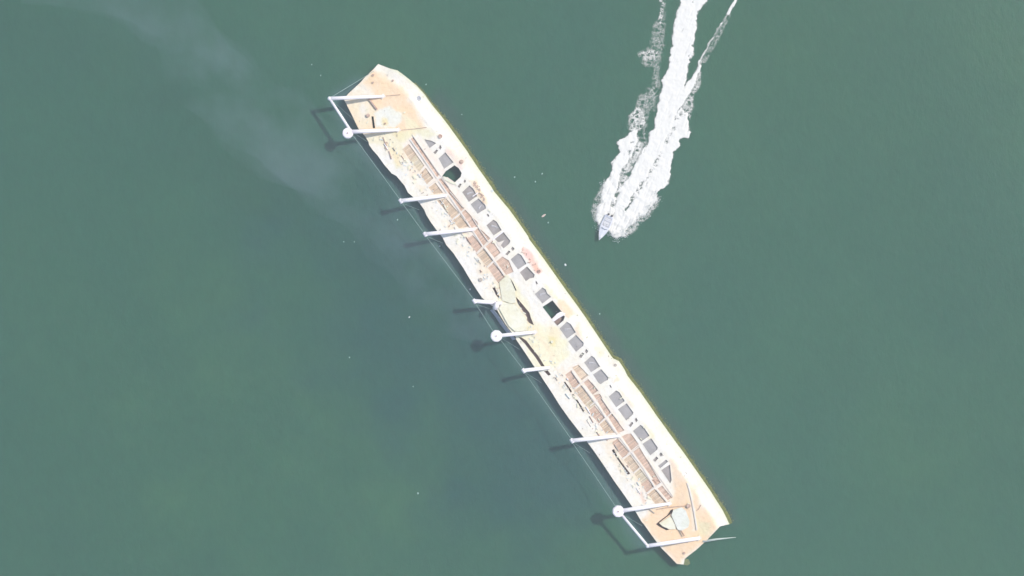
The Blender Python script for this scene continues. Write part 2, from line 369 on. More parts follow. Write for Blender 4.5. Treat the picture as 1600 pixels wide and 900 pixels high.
zone(zc(Z1, [(690, 190), (860, 290), (990, 380), (1070, 520), (1170, 700), (1240, 820), (900, 950), (600, 900), (540, 820), (390, 520), (450, 440), (560, 330)]), (249, 223, 190), 6, 1)
zone(zc(Z1, [(560, 330), (640, 360), (700, 470), (450, 500), (420, 440)]), (243, 240, 232), 5, 2, .8)
zone(zc(Z1, [(400, 520), (620, 490), (730, 620), (640, 800), (540, 800)]), (248, 234, 206), 6, 3)
zone(zc(Z1, [(560, 520), (640, 560), (640, 640), (600, 700), (540, 600)]), (243, 240, 232), 5, 4, .7)
zone(zc(Z1, [(700, 650), (760, 600), (860, 570), (930, 620), (990, 640), (990, 740), (900, 800), (720, 790)]), (241, 241, 230), 2, 5, 1, 3)
zone(zc(Z1, [(770, 700), (830, 700), (850, 760), (790, 790)]), (240, 226, 180), 3, 6, .9, 3)
zone(zc(Z1, [(1000, 640), (1120, 720), (1200, 820), (1050, 860)]), (243, 238, 205), 5, 7, .8)
zone(zc(Z2, [(270, 360), (560, 300), (620, 420), (720, 480), (600, 600), (520, 480), (460, 470), (330, 430)]), (244, 238, 214), 5, 8)
zone(zc(Z2, [(560, 300), (740, 290), (790, 400), (700, 460), (600, 400)]), (243, 236, 198), 5, 9, .9)
zone(zc(Z2, [(740, 290), (940, 265), (1020, 340), (880, 380)]), (242, 238, 208), 4, 10, .9)
zone(zc(Z2, [(520, 490), (580, 500), (680, 720), (600, 660)]), (243, 234, 190), 4, 11, .9)
zone([(628, 226), (640, 214), (655, 212), (700, 270), (730, 322), (772, 378), (803, 420), (790, 435), (776, 443), (740, 392), (690, 318), (650, 262)], (250, 240, 228), 3, 12, 1, 2)
zone([(880, 585), (890, 572), (904, 568), (945, 620), (1010, 714), (1056, 778), (1024, 789), (985, 740), (935, 668)], (250, 240, 228), 3, 13, 1, 2)
zone(zc(Z5, [(395, 60), (480, 0), (520, 30), (600, 120), (700, 300), (760, 500), (980, 560), (1120, 720), (1130, 860), (900, 1000), (760, 980), (640, 700), (520, 600), (400, 380)]), (248, 243, 214), 5, 14)
zone(zc(Z5, [(900, 520), (1010, 540), (1060, 640), (930, 640)]), (249, 236, 204), 5, 15)
zone(zc(Z5, [(920, 640), (990, 650), (980, 760), (930, 740)]), (240, 228, 176), 3, 16, .8, 3)
zone(zc(Z2, [(1130, 470), (1210, 520), (1300, 610), (1275, 690), (1190, 620), (1110, 520)]), (244, 224, 212), 4, 17)
zone(zc(Z3, [(895, 210), (960, 210), (1000, 300), (1060, 400), (1075, 460), (1040, 440), (970, 350), (920, 290)]), (240, 218, 190), 3, 18, 1, 3)
zone(zc(Z4, [(1015, 330), (1060, 300), (1140, 370), (1250, 560), (1210, 590), (1130, 490)]), (240, 200, 190), 2.5, 19, 1, 3)
zone(zc(Z4, [(1150, 500), (1190, 500), (1220, 560), (1180, 560)]), (232, 182, 160), 2, 20, .7, 2)
zone(zc(Z5, [(980, 215), (1090, 270), (1175, 400), (1120, 440), (1060, 385), (1000, 290)]), (246, 219, 190), 2.5, 21, 1, 3)
zone(zc(Z5, [(880, 100), (960, 150), (990, 230), (940, 220), (890, 150)]), (245, 234, 200), 4, 22)
zone(zc(Z5, [(1170, 480), (1230, 500), (1290, 680), (1240, 680)]), (244, 222, 200), 4, 23, .9)
zone(zc(Z6, [(1125, 515), (1160, 450), (1195, 490)]), (243, 222, 196), 2, 24, 1, 1.5)
zone(zc(Z6, [(930, 160), (1000, 190), (1010, 300), (950, 260)]), (243, 234, 212), 4, 25)
zone(zc(Z6, [(1200, 600), (1260, 640), (1340, 760), (1280, 740)]), (244, 233, 214), 4, 26)
zone(zc(Z7, [(990, 300), (1050, 350), (1120, 470), (1060, 440)]), (243, 236, 208), 4, 27)
zone(zc(Z7, [(1250, 640), (1320, 700), (1420, 900), (1290, 910), (1250, 760)]), (245, 224, 200), 4, 28)
zone(zc(Z8, [(830, -40), (960, 20), (1040, 100), (1100, 250), (1230, 380), (1290, 490), (1170, 620), (930, 830), (860, 880), (680, 690), (500, 440), (560, 300), (700, 270), (830, 180)]), (249, 221, 188), 6, 29)
zone(zc(Z8, [(960, 10), (1010, 80), (1040, 300), (1050, 520), (1020, 520), (1000, 300), (960, 100)]), (247, 234, 214), 3, 30, .9, 2)
zone(zc(Z8, [(1060, 430), (1200, 440), (1180, 560), (1080, 600)]), (232, 226, 190), 5, 31, .7)
zone(zc(Z8, [(450, 120), (480, 130), (530, 240), (500, 250)]), (238, 206, 190), 3, 32, .9, 2)
# tints of the littered strip along the left side, broken by noise
dl = dist_line(X, Y, LEFT[8:57])
wl = (sm(dl, 12, 18) * (1 - sm(dl, 34, 40)) * sm(vnoise(X, Y, 12, 77, 3), .42, .62) * sm(Y, 215, 240) * (1 - sm(Y, 760, 790)))[:, None]
colr = colr * (1 - wl * .5) + np.array([248, 229, 200.]) * wl * .5
dr = dist_line(X, Y, RIGHT)
wr = (1 - sm(dr + (vnoise(X, Y, 7, 61, 3) - .5) * 3, 1.0, 3.6))[:, None]
colr = colr * (1 - wr) + np.array([236, 240, 214.]) * wr
lin = s2l(colr) / KL * 1.09 * (1 - 0.15 * sm(-dr, -20, -8))[:, None]   # sloping side coloured darker to hold back the stronger sun on it
attr = me.color_attributes.new('paint', 'FLOAT_COLOR', 'POINT')
attr.data.foreach_set('color', np.concatenate([lin, np.ones((len(X), 1))], 1).astype(np.float32).ravel())
deck = link('deck_plating', me, M_deck, wreck)

# hull side under the whole outline
bm = bmesh.new(); n = len(OUTd)
Zo = zdeck_np(np.array([p[0] for p in OUTd]), np.array([p[1] for p in OUTd]))
tp = [bm.verts.new(P(x, y, z - 0.012)) for (x, y), z in zip(OUTd, Zo)]
bt = [bm.verts.new(P(x, y, z) + Vector((0, 0, -z - 1.5))) for (x, y), z in zip(OUTd, Zo)]
for i in range(n): bm.faces.new((tp[i], tp[(i + 1) % n], bt[(i + 1) % n], bt[i]))
bm_obj('hull_side', bm, M_side, wreck)

# dark hold bottom, cut away below the openings where the sea shows
bm = bmesh.new()
def inset(poly, cxy, k): return [(cxy[0] + (x - cxy[0]) * k, cxy[1] + (y - cxy[1]) * k) for x, y in poly]
hp = []; 
hp = [(x - .811 * (SLOPE - 3), y + .585 * (SLOPE - 3)) for x, y in RIGHT[8:-2]] + LEFT[8:56]
hv = []; he = []
s0 = 0
for loop in [hp] + [inset(o, np.mean(o, 0), 1.5) for o in OPEN[:2]]:
    s = len(hv); hv.extend(loop); m = len(loop); he.extend([(s + i, s + (i + 1) % m) for i in range(m)])
r = delaunay_2d_cdt([Vector(p) for p in hv], he, [], 0, 1e-4)
VV = [P(v[0], v[1], DECK - 0.95) for v in r[0]]
FF = []
for f_ in r[2]:
    c_ = np.mean([r[0][i] for i in f_], 0); cxn = np.array([c_[0]]); cyn = np.array([c_[1]])
    if pip(cxn, cyn, hp)[0] and not any(pip(cxn, cyn, inset(o, np.mean(o, 0), 1.5))[0] for o in OPEN[:2]): FF.append(f_)
mesh_from('hold_floor', VV, FF, M_hold, wreck)

# walls of openings
def opening_walls(name, poly, depth, mat):
    bm = bmesh.new(); m = len(poly)
    zt = [zdeck(x, y) + 0.03 for x, y in poly]
    a = [bm.verts.new(P(x, y, z)) for (x, y), z in zip(poly, zt)]
    c_ = [bm.verts.new(P(x, y, z) + Vector((0, 0, -depth))) for (x, y), z in zip(poly, zt)]
    for i in range(m): bm.faces.new((a[i], a[(i + 1) % m], c_[(i + 1) % m], c_[i]))
    return bm_obj(name, bm, mat, wreck)
def split_poly_panel(poly, depth, mat, name, par=wreck):
    bm = bmesh.new()
    add_plate(bm, inset(poly, np.mean(poly, 0), 1.03), lambda x, y: DECK - depth, 0.06)
    return bm_obj(name, bm, mat, par)
for i, h in enumerate(HATCH):
    o = split_poly_panel(h, 0.24, M_grey2 if i in WARM else M_grey, 'hatch_cover')
    opening_walls('hatch_coaming', h, 0.42, M_side)
    # folds and straps over the cover
    if i in (2, 4, 8, 9, 11, 3):
        cxy = np.mean(h, 0); bm = bmesh.new()
        tl, th = {2: (-5.2, .28), 4: (-5.0, -.35), 8: (-5.5, .25), 9: (-5.6, .18), 11: (-5.6, -.08), 3: (-3.5, .9)}[i]
        for off, w_ in ((0, .16), (1.5, .07)):
            pa = P(cxy[0] + tl * math.cos(th), cxy[1] - tl * math.sin(th) + off, DECK - .225); pb = P(cxy[0] - tl * math.cos(th), cxy[1] + tl * math.sin(th) + off, DECK - .225)
            pm = (pa + pb) / 2 + Vector((0, .08, .02)); add_tube(bm, [pa, pm, pb], [w_, w_ * .8, w_ * .5], 6)
        bm_obj('fold', bm, M_fold, o)
for h in SMALL:
    split_poly_panel(h, 0.26, M_grey2, 'hatch_cover'); opening_walls('hatch_coaming', h, 0.8, M_side)
for h in OPEN: opening_walls('hatch_coaming', h, 0.5, M_side)
for h in CRACK: opening_walls('torn_edge', h, 0.9, M_rust)

# timber panels: planks laid across each bay with open joints
def clip_half(poly, nrm, d):     # keep points with nrm.p <= d
    out_ = []
    for i in range(len(poly)):
        a = poly[i]; c_ = poly[(i + 1) % len(poly)]
        da = nrm[0] * a[0] + nrm[1] * a[1] - d; dc = nrm[0] * c_[0] + nrm[1] * c_[1] - d
        if da <= 0: out_.append(a)
        if (da < 0 < dc) or (dc < 0 < da):
            t = da / (da - dc); out_.append((a[0] + (c_[0] - a[0]) * t, a[1] + (c_[1] - a[1]) * t))
    return out_
ax2 = (0.585, 0.811)
for bi, (q, ck) in enumerate(BAYS):
    bm = bmesh.new(); big = inset(q, np.mean(q, 0), 1.0)
    pr = [ax2[0] * x + ax2[1] * y for x, y in big]
    a0, a1 = min(pr), max(pr); rr_ = np.random.default_rng(100 + bi); t = a0
    while t < a1 - 0.4:
        w = rr_.uniform(1.5, 2.6); gap = 0.22 if rr_.random() > .12 else 0.9
        sub = clip_half(clip_half(big, ax2, min(t + w, a1)), (-ax2[0], -ax2[1]), -t)
        if len(sub) >= 3 and not (bi in (1,) and t < a0 + 4 and t > a0 + .1 and rr_.random() < .6):
            zz = DECK - 0.15 + rr_.uniform(-.04, .04)
            try: add_plate(bm, sub, zz, 0.12)
            except Exception: pass
        t += w + gap
    o = bm_obj('timber_panel', bm, (M_timber, M_timber2, M_timber3)[ck], wreck)
    opening_walls('bay_frame', q, 0.6, M_beam if ck != 1 else M_rust)
    bmf = bmesh.new(); add_plate(bmf, inset(q, np.mean(q, 0), 1.0), DECK - 0.30, 0.04)
    bm_obj('bay_bottom', bmf, M_dark, o)

# two missing planks show as dark slots in the first bays
# beams dividing the bays
def beam(pl, w=2.2, h=0.10, mat=M_beam, name='beam', par=wreck, z0=None):
    bm = bmesh.new(); pp = [P(x, y, (zdeck(x, y) if z0 is None else z0)) for x, y in pl]
    for a, c_ in zip(pp, pp[1:]):
        d = c_ - a; L = d.length; d.normalize(); sd = d.cross(ZV).normalized(); up = sd.cross(d)
        add_box(bm, (a + c_) / 2 + ZV * (h / 2 + 0.02), d, sd, up, L + 0.01, w * S, h + 0.1)
    return bm_obj(name, bm, mat, par)
CB = [[(641, 218), (662, 248), (683, 279)], [(686, 283), (706, 312), (727, 342)], [(728, 344), (741, 364), (754, 384)], [(756, 386), (775, 411), (788, 430)],
      [(894, 580), (908, 600)], [(910, 602), (936, 636), (947, 653)], [(948, 655), (965, 678), (985, 705)], [(987, 707), (1005, 731), (1023, 761)], [(1026, 765), (1043, 785)]]
for pl in CB: beam(pl)
for a, c_ in [((668, 292), (690, 276)), ((706, 344), (726, 327)), ((745, 396), (768, 376)), ((761, 417), (778, 402)), ((898, 607), (919, 591)), ((935, 663), (956, 645)),
              ((972, 717), (1000, 697)), ((1010, 771), (1034, 754)), ((922, 634), (934, 625)), ((990, 739), (1002, 729))]:
    beam([a, c_], 2.0, 0.09)
# stringers between the grey hatches and small raised strips
for a, c_ in [((738.5, 307), (747, 301)), ((770, 375), (789, 360)), ((811, 423), (826, 412))]:
    beam([a, c_], 1.4, 0.07, M_mast)
# long edge ridge of the pale strip beside the hatches
for pl in [[(644, 210), (680, 262), (702, 293)], [(703, 300), (724, 324)], [(738, 340), (752, 362), (765, 380)], [(925, 597), (936, 611)], [(940, 622), (953, 641), (968, 660)], [(1012, 718), (1030, 745), (1052, 776)]]:
    beam(pl, 1.2, 0.05, M_beam, 'ridge')
beam(zc(Z8, [(960, 30), (985, 110), (1005, 200), (1030, 330), (1045, 420), (1060, 520)]), 2.2, 0.16, M_beam, 'breakwater')
beam(zc(Z1, [(640, 492), (685, 550), (730, 608)]), 2.4, 0.4, M_rust, 'breakwater')
beam(zc(Z1, [(700, 472), (830, 465), (970, 453)]), 0.7, 0.1, M_rust, 'seam_bar')
beam(zc(Z2, [(640, 290), (760, 278), (910, 260)]), 0.8, 0.08, M_rust, 'seam_bar')
beam(zc(Z2, [(458, 362), (480, 420), (500, 460)]), 1.2, 0.15, M_rust, 'seam_bar')
beam(zc(Z2, [(520, 505), (545, 590)]), 1.3, 0.2, M_rust, 'seam_bar')
beam(zc(Z8, [(640, 305), (800, 280), (945, 268)]), 0.9, 0.15, M_rust, 'seam_bar')
beam(zc(Z8, [(865, 505), (910, 590)]), 0.9, 0.2, M_dark, 'seam_bar'); beam(zc(Z8, [(880, 500), (932, 582)]), 0.9, 0.2, M_rust, 'seam_bar')
beam(zc(Z8, [(510, 305), (560, 302), (620, 345)]), 1.2, 0.2, M_dark, 'seam_bar')
beam(zc(Z8, [(1100, 260), (1080, 300), (1055, 320)]), 0.8, 0.12, M_rust, 'seam_bar')

# torn loose plates in the middle and near the stern
def loose(poly, z0, gx_=0.0, gy_=0.0, mat=M_plate, wob=.08, seed=0):
    bm = bmesh.new(); c_ = np.mean(poly, 0); dn = []
    for i in range(len(poly)):
        a = np.array(poly[i]); e = np.array(poly[(i + 1) % len(poly)])
        for k in range(3): dn.append(tuple(a + (e - a) * k / 3))
    rr_ = np.random.default_rng(seed)
    jit = {p: rr_.uniform(-wob, wob) for p in dn}
    add_plate(bm, dn, lambda x, y: z0 + (x - c_[0]) * gx_ + (y - c_[1]) * gy_ + jit[(x, y)], 0.05)
    return bm_obj('torn_plate', bm, mat, wreck)
loose(zc(Z5, [(400, 70), (480, 0), (512, 30), (568, 160), (572, 285), (520, 295), (432, 262)]), DECK + .28, 0.008, 0, M_plate, .04, 1)
loose(zc(Z5, [(397, 345), (440, 280), (560, 305), (590, 330), (686, 470), (700, 520), (670, 580), (570, 590), (500, 530)]), DECK + .22, -0.006, 0.002, M_plate, .04, 2)
loose(zc(Z8, [(668, 450), (780, 380), (800, 400), (836, 480), (838, 512), (775, 514), (700, 480)]), DECK + .22, 0, 0.006, M_plate, .03, 3)
loose(zc(Z8, [(794, 368), (815, 310), (900, 284), (945, 320), (985, 430), (972, 490), (900, 530), (858, 515), (838, 470)]), DECK + .26, -0.006, 0, M_plate2, .03, 4)
loose(zc(Z5, [(1000, 402), (1040, 380), (1090, 400), (1060, 425), (1012, 452), (975, 480), (950, 470)]), DECK + .05, 0, 0, M_mast, .03, 5)
loose(zc(Z4, [(855, 235), (800, 255), (770, 250), (790, 300), (830, 330), (815, 290)]), DECK + .05, 0, 0, M_beam, .03, 6)
loose(zc(Z3, [(610, 170), (640, 175), (700, 225), (740, 235), (760, 265), (700, 245), (630, 205)]), DECK + .12, 0, 0, M_plate, .03, 8)
# lavender side plate sagging below the deck edge
bm = bmesh.new()
qa = [(771, 483), (779, 493), (789, 508), (800, 522), (806, 530)]
for a, c_ in zip(qa, qa[1:]):
    v = [P(a[0], a[1], DECK - .2), P(c_[0], c_[1], DECK - .2), P(c_[0] - 5, c_[1] + 1.5, .7), P(a[0] - 5, a[1] + 1.5, .7)]
    bm.faces.new([bm.verts.new(p) for p in v])
bmesh.ops.remove_doubles(bm, verts=bm.verts, dist=.01)
bmesh.ops.solidify(bm, geom=bm.faces[:], thickness=.06)
bm_obj('side_plate', bm, M_lav, wreck)

# booms, their heads, the end frames and the wires
TZ = 6.1
def boom(tip, base, r0=.52, r1=.34, head=None, tz=TZ, flange=True, bz=None):
    bz = zdeck(*base) + 0.30 if bz is None else bz
    a = P(tip[0], tip[1], tz); c_ = P(base[0], base[1], bz)
    bm = bmesh.new(); add_tube(bm, [a, a.lerp(c_, .35), a.lerp(c_, .7), c_], [r0, r0 * .93, (r0 + r1) / 2, r1], 14)
    o = bm_obj('boom', bm, M_mast, wreck, True)
    bm = bmesh.new(); add_box(bm, c_ - ZV * .18, AX, NX, ZV, .9, 1.1, .26); bm_obj('foot', bm, M_beam, o)
    bm = bmesh.new()
    d = (a - c_).normalized()
    if head:
        hc = P(head[0], head[1], tz)
        m = bmesh.ops.create_cone(bm, cap_ends=True, segments=8, radius1=head[2] * S, radius2=head[2] * S * .93, depth=.9)
        bmesh.ops.rotate(bm, verts=bm.verts, cent=(0, 0, 0), matrix=__import__('mathutils').Matrix.Rotation(.3, 3, 'Z'))
        bmesh.ops.translate(bm, verts=bm.verts, vec=hc)
        bmesh.ops.bevel(bm, geom=[e for e in bm.edges], offset=.14, segments=2, affect='EDGES')
        bm_obj('boom_head', bm, M_mast, o)
        bm = bmesh.new(); add_tube(bm, [hc + ZV * .45, hc + ZV * .75], [.16, .12], 8); bm_obj('knob', bm, M_rust, o)
    elif flange:
        add_tube(bm, [a - AX * .50 - ZV * .0, a + AX * .62], [.42, .42], 10)
        bm_obj('end_fitting', bm, M_mast, o, True)
    return a
boom((515, 154), (598, 150.5), .46, .34, flange=False)
boom((549, 206), (622, 203), .50, .34, head=(543.5, 208, 9.0))
boom((626, 314), (697, 305.5), .50, .34)
boom((664, 366), (740, 358.5), .50, .32)
boom((741, 470.5), (783, 474), .50, .4)
boom((780, 524.5), (836, 519), .46, .36, head=(775.5, 525, 9.8))
boom((818, 579), (858, 574.5), .48, .38)
boom((893.5, 688.5), (968, 681), .50, .32)
boom((972, 798), (1046, 787), .50, .32, head=(966, 799, 9.8))
boom((1012, 853), (1092, 841), .48, .44, flange=False)
bm = bmesh.new(); add_tube(bm, [P(778, 472, 4.6), P(773, 483, 4.3)], [.5, .62], 10); bm_obj('broken_stub', bm, M_mast, wreck, True)
for a, c_ in [((515, 154), (547, 203)), ((971, 804), (1012, 853))]:
    bm = bmesh.new(); add_tube(bm, [P(*a, TZ), P(*c_, TZ)], [.31, .31], 10)
    bm_obj('frame_bar', bm, M_mast, wreck, True)
for p in ((515, 154), (1012, 853)):
    bm = bmesh.new(); bmesh.ops.create_icosphere(bm, subdivisions=2, radius=.5, matrix=__import__('mathutils').Matrix.Translation(P(*p, TZ)))
    bm_obj('frame_corner', bm, M_mast, wreck, True)
def cable(a, c_, za=TZ, zb=TZ, sag=.5, r=.055, mat=M_cable):
    A, B = P(*a, za), P(*c_, zb); pl = []
    for i in range(13):
        t = i / 12; p = A.lerp(B, t); p.z -= sag * 4 * t * (1 - t); pl.append(p)
    bm = bmesh.new(); add_tube(bm, pl, r, 5); bm_obj('cable', bm, mat, wreck, True)
cable((551, 211), (625, 312), sag=1.2); cable((629, 318), (663, 365), sag=.4); cable((667, 371), (741, 469), sag=1.2); cable((744, 476), (772, 520), sag=.4)
cable((782, 531), (818, 578), sag=.4); cable((821, 584), (893, 687), sag=1.3); cable((896, 694), (963, 793), sag=1.2)
cable((517, 152), (584, 111), zb=DECK, sag=.3)
for a, c_ in [((555, 209), (575, 222)), ((630, 318), (655, 328)), ((668, 370), (692, 380)), ((746, 476), (770, 484)), ((786, 530), (812, 546)), ((822, 583), (846, 598)), ((898, 693), (922, 708)), ((520, 158), (556, 190)), ((976, 806), (1004, 822))]:
    cable(a, c_, zb=DECK - .3, sag=.1, r=.03)
bm = bmesh.new(); add_tube(bm, [P(1098, 846, DECK - .1), P(1120, 842.5, 1.2), P(1150, 839.5, .15)], [.30, .24, .05], 8)
bm_obj('stern_pole', bm, M_pole, wreck, True)

# round fittings, bollards, scrap
def fitting(x, y, r, h, mat, name='bollard', ring=False):
    z = zdeck(x, y); p = P(x, y, z); bm = bmesh.new()
    if ring:
        pl = [p + Vector((r * math.cos(t), r * math.sin(t), h)) for t in np.linspace(0, 2 * math.pi, 17)]
        add_tube(bm, pl, r * .22, 6, cap=False); add_tube(bm, [p - ZV * .1, p + ZV * h * 1.1], [r * .5, r * .45], 10)
    else:
        add_tube(bm, [p - ZV * .1, p + ZV * h * .8, p + ZV * h * .8, p + ZV * h], [r * .8, r * .8, r, r], 10)
    bm_obj(name, bm, mat, wreck)
fitting(654.8, 153.6, .42, .18, M_lav, 'ring_fitting', True)
fitting(575.3, 180.5, .45, .5, M_rust); fitting(688, 213, .5, .35, M_rust); fitting(721, 253, .4, .35, M_rust, 'ring_fitting', True)
fitting(1075.5, 790.3, .5, .45, M_rust); fitting(769, 298.5, .35, .3, M_white); fitting(961.5, 570.5, .35, .3, M_dark); fitting(602, 193, .22, .3, M_rust)
fitting(583, 117.5, .3, .3, M_rust); fitting(614, 126, .25, .3, M_rust); fitting(1074, 846.5, .2, .3, M_dark); fitting(1069, 864, .3, .25, M_rust); fitting(842, 424, .35, .3, M_rust, 'ring_fitting', True)
fitting(583, 129, .25, .3, M_rust); fitting(862.5, 534, .35, .25, M_plate); fitting(751, 437, .45, .3, M_dark, 'winch_drum')

# pipes and rails lying along the littered left strip
rr_ = np.random.default_rng(21)
def along(dist_px, along_frac):      # point on the left strip
    L = LEFT[10:56][::-1]; seg = [math.dist(L[i], L[i + 1]) for i in range(len(L) - 1)]; tot = sum(seg) * along_frac
    for i, s_ in enumerate(seg):
        if tot <= s_: break
        tot -= s_
    t = tot / s_; x = L[i][0] + (L[i + 1][0] - L[i][0]) * t; y = L[i][1] + (L[i + 1][1] - L[i][1]) * t
    return x + dist_px * .811, y - dist_px * .585
for k in range(34):
    fr = rr_.uniform(.05, .97); d = rr_.uniform(17, 33); x, y = along(d, fr)
    if not pip(np.array([x]), np.array([y]), OUT)[0]: continue
    if 455 < y < 575: continue
    L = rr_.uniform(4, 15); an = math.atan2(.811, .585) + rr_.normal(0, .05)
    a = (x - L / 2 * math.cos(an), y - L / 2 * math.sin(an)); c_ = (x + L / 2 * math.cos(an), y + L / 2 * math.sin(an))
    bm = bmesh.new(); r_ = rr_.uniform(.07, .14)
    add_tube(bm, [P(*a, DECK + r_ * 1.3), P(*c_, DECK + r_ * 1.3)], r_, 6)
    bm_obj('pipe', bm, [M_beam, M_mast, M_dark, M_rust, M_white][rr_.integers(0, 5)], wreck, True)
def litter(name, mat, cnt, rs, seed, zone_fn):
    r = np.random.default_rng(seed); bm = bmesh.new(); k = 0
    while k < cnt:
        x, y = zone_fn(r)
        if sdist(np.array([x]), np.array([y]), OUT)[0] < 2: continue
        s_ = r.uniform(*rs); a = r.uniform(0, math.pi); d = Vector((math.cos(a), math.sin(a), r.uniform(-.2, .2))).normalized(); sd = d.cross(ZV).normalized()
        add_box(bm, P(x, y, zdeck(x, y) + .08), d, sd, sd.cross(d), s_ * r.uniform(1, 3.2), s_, s_ * r.uniform(.3, .8)); k += 1
    o = bm_obj(name, bm, mat, wreck); o['kind'] = 'stuff'
def zl(r): return along(r.triangular(12, 26, 38), r.uniform(.04, .98))
litter('deck_litter', M_dark, 40, (.08, .22), 5, zl); litter('pale_litter', M_white, 120, (.10, .28), 6, zl); litter('rusty_litter', M_rust, 30, (.10, .22), 8, zl); litter('plate_scraps', M_plate, 80, (.15, .4), 9, zl)
def z3(r):
    t = r.uniform(0, 1); q = zc(Z3, [(935, 230), (985, 300), (1050, 440)]); i = 0 if t < .45 else 1; u = t / .45 if i == 0 else (t - .45) / .55
    return q[i][0] + (q[i + 1][0] - q[i][0]) * u + r.normal(0, 1.2), q[i][1] + (q[i + 1][1] - q[i][1]) * u + r.normal(0, 1.2)
litter('rusty_litter', M_rust, 26, (.12, .32), 11, z3); litter('deck_litter', M_dark, 14, (.1, .25), 12, z3)
def z4(r): return 814 + r.uniform(0, 1) * 30 + r.normal(0, 1.5), 392 + r.uniform(0, 1) * 34 + r.normal(0, 2)
litter('rusty_litter', M_rust, 14, (.12, .3), 13, lambda r: (lambda t: (814 + 30 * t + r.normal(0, 1.5), 388 + 38 * t + r.normal(0, 1.5)))(r.uniform(0, 1)))
def anyw(r): return r.uniform(540, 1130), r.uniform(110, 870)
litter('deck_litter', M_dark, 50, (.06, .18), 15, anyw); litter('pale_litter', M_plate, 50, (.1, .3), 16, anyw)

# weed growing along the waterline of the sloping side
rr_ = np.random.default_rng(31)
RD = [p for p in OUTd if dist_line(np.array([p[0]]), np.array([p[1]]), RIGHT)[0] < .05 and p[1] > 118]
RD = [p for p in OUTd[:OUTd.index(min(OUTd, key=lambda q: math.dist(q, (1140, 819)))) + 1] if p[1] > 128]
bm = bmesh.new(); rows = []
for i, (x, y) in enumerate(RD):
    j = min(i + 1, len(RD) - 1); i0 = max(i - 1, 0); dx, dy = RD[j][0] - RD[i0][0], RD[j][1] - RD[i0][1]; l = math.hypot(dx, dy) + 1e-6; nx, ny = dy / l, -dx / l
    w = (5.0 + 2.0 * mnoise.noise(Vector((x * .05, y * .05, 0))) + rr_.uniform(-.5, .5)) * min(1, (y - 118) / 90)
    z = zdeck(x, y)
    rows.append([bm.verts.new(P(x - nx * .6, y - ny * .6, z - .01)), bm.verts.new(P(x + nx * .5, y + ny * .5, z * .8)), bm.verts.new(P(x + nx * w * .7, y + ny * w * .7, .12)), bm.verts.new(P(x + nx * w, y + ny * w, -.06))])
for a, c_ in zip(rows, rows[1:]):
    for k in range(3): bm.faces.new((a[k], c_[k], c_[k + 1], a[k + 1]))
o = bm_obj('weed_band', bm, M_algae, wreck, True)
def weed(name, mat, cnt, lo, hi, seed, sz):
    r = np.random.default_rng(seed); V_, F_ = [], []
    for _ in range(cnt):
        i = r.integers(1, len(RD) - 1); x, y = RD[i]; dx, dy = RD[i + 1][0] - RD[i - 1][0], RD[i + 1][1] - RD[i - 1][1]; l = math.hypot(dx, dy) + 1e-6; nx, ny = dy / l, -dx / l
        d = lo + (hi - lo) * r.random() ** 1.6; d *= min(1, (y - 110) / 90); x += nx * d + r.uniform(-1.5, 1.5) * dx / l; y += ny * d + r.uniform(-1.5, 1.5) * dy / l
        p = P(x, y, .04 + .12 * r.random()); a = r.uniform(0, 6.28); s_ = sz * r.uniform(.5, 1.4); e = Vector((math.cos(a), math.sin(a), r.uniform(-.1, .1))) * s_; g = Vector((-math.sin(a), math.cos(a), 0)) * s_ * .3
        b0 = len(V_); V_ += [p - e, p + g, p + e, p - g + ZV * .03]; F_.append((b0, b0 + 1, b0 + 2, b0 + 3))
    o = mesh_from(name, V_, F_, mat, wreck); o['kind'] = 'stuff'
weed('floating_weed', M_algae, 2600, 0, 5.5, 41, .17); weed('floating_weed', M_algae2, 3600, 1, 9.0, 42, .15)
bm = bmesh.new(); add_plate(bm, zc(Z8, [(935, 815), (975, 830), (990, 870), (960, 890), (920, 885)]), .1, .2); bm_obj('weed_clump', bm, M_algae2, wreck)

# ------------------------------------------------------------ sea
dense = np.arange(-130, 130.01, 1.0); far = np.array([150, 190, 260, 400, 700, 1300, 2500, 5000.])
xs = np.concatenate([-far[::-1], dense, far]); ys = xs.copy()
GX, GY = np.meshgrid(xs, ys); nx_, ny_ = len(xs), len(ys)
verts = np.stack([GX.ravel(), GY.ravel(), np.zeros(GX.size)], 1)
ii, jj = np.meshgrid(np.arange(nx_ - 1), np.arange(ny_ - 1)); q = (jj * nx_ + ii).ravel()
me = bpy.data.meshes.new('sea_water'); me.from_pydata(verts.tolist(), [], np.stack([q, q + 1, q + nx_ + 1, q + nx_], 1).tolist()); me.update()
PX = verts[:, 0] / S + 800; PY = 450 - verts[:, 1] / S
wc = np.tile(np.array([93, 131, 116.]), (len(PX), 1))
def tint_band(pl, width, c, amt, seed):
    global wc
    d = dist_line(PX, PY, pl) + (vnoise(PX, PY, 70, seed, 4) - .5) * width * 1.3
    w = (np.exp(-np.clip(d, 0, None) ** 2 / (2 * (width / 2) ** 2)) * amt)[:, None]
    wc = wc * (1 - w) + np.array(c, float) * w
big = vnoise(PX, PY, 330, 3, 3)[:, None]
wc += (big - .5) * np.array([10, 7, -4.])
tint_band([(1350, -50), (1440, 300), (1600, 500), (1750, 700)], 300, (84, 124, 112), .6, 1)
tint_band([(0, 150), (150, 260), (80, 500)], 220, (84, 126, 117), .6, 2)
tint_band([(30, 430), (140, 560), (260, 700), (420, 780)], 130, (101, 138, 117), .7, 3)
tint_band([(330, 430), (470, 560), (560, 690), (640, 760)], 140, (103, 138, 117), .7, 4)
tint_band([(520, 380), (600, 480), (700, 600), (790, 720)], 190, (80, 115, 120), .85, 5)  # this and the next: bluer, darker water left of the wreck
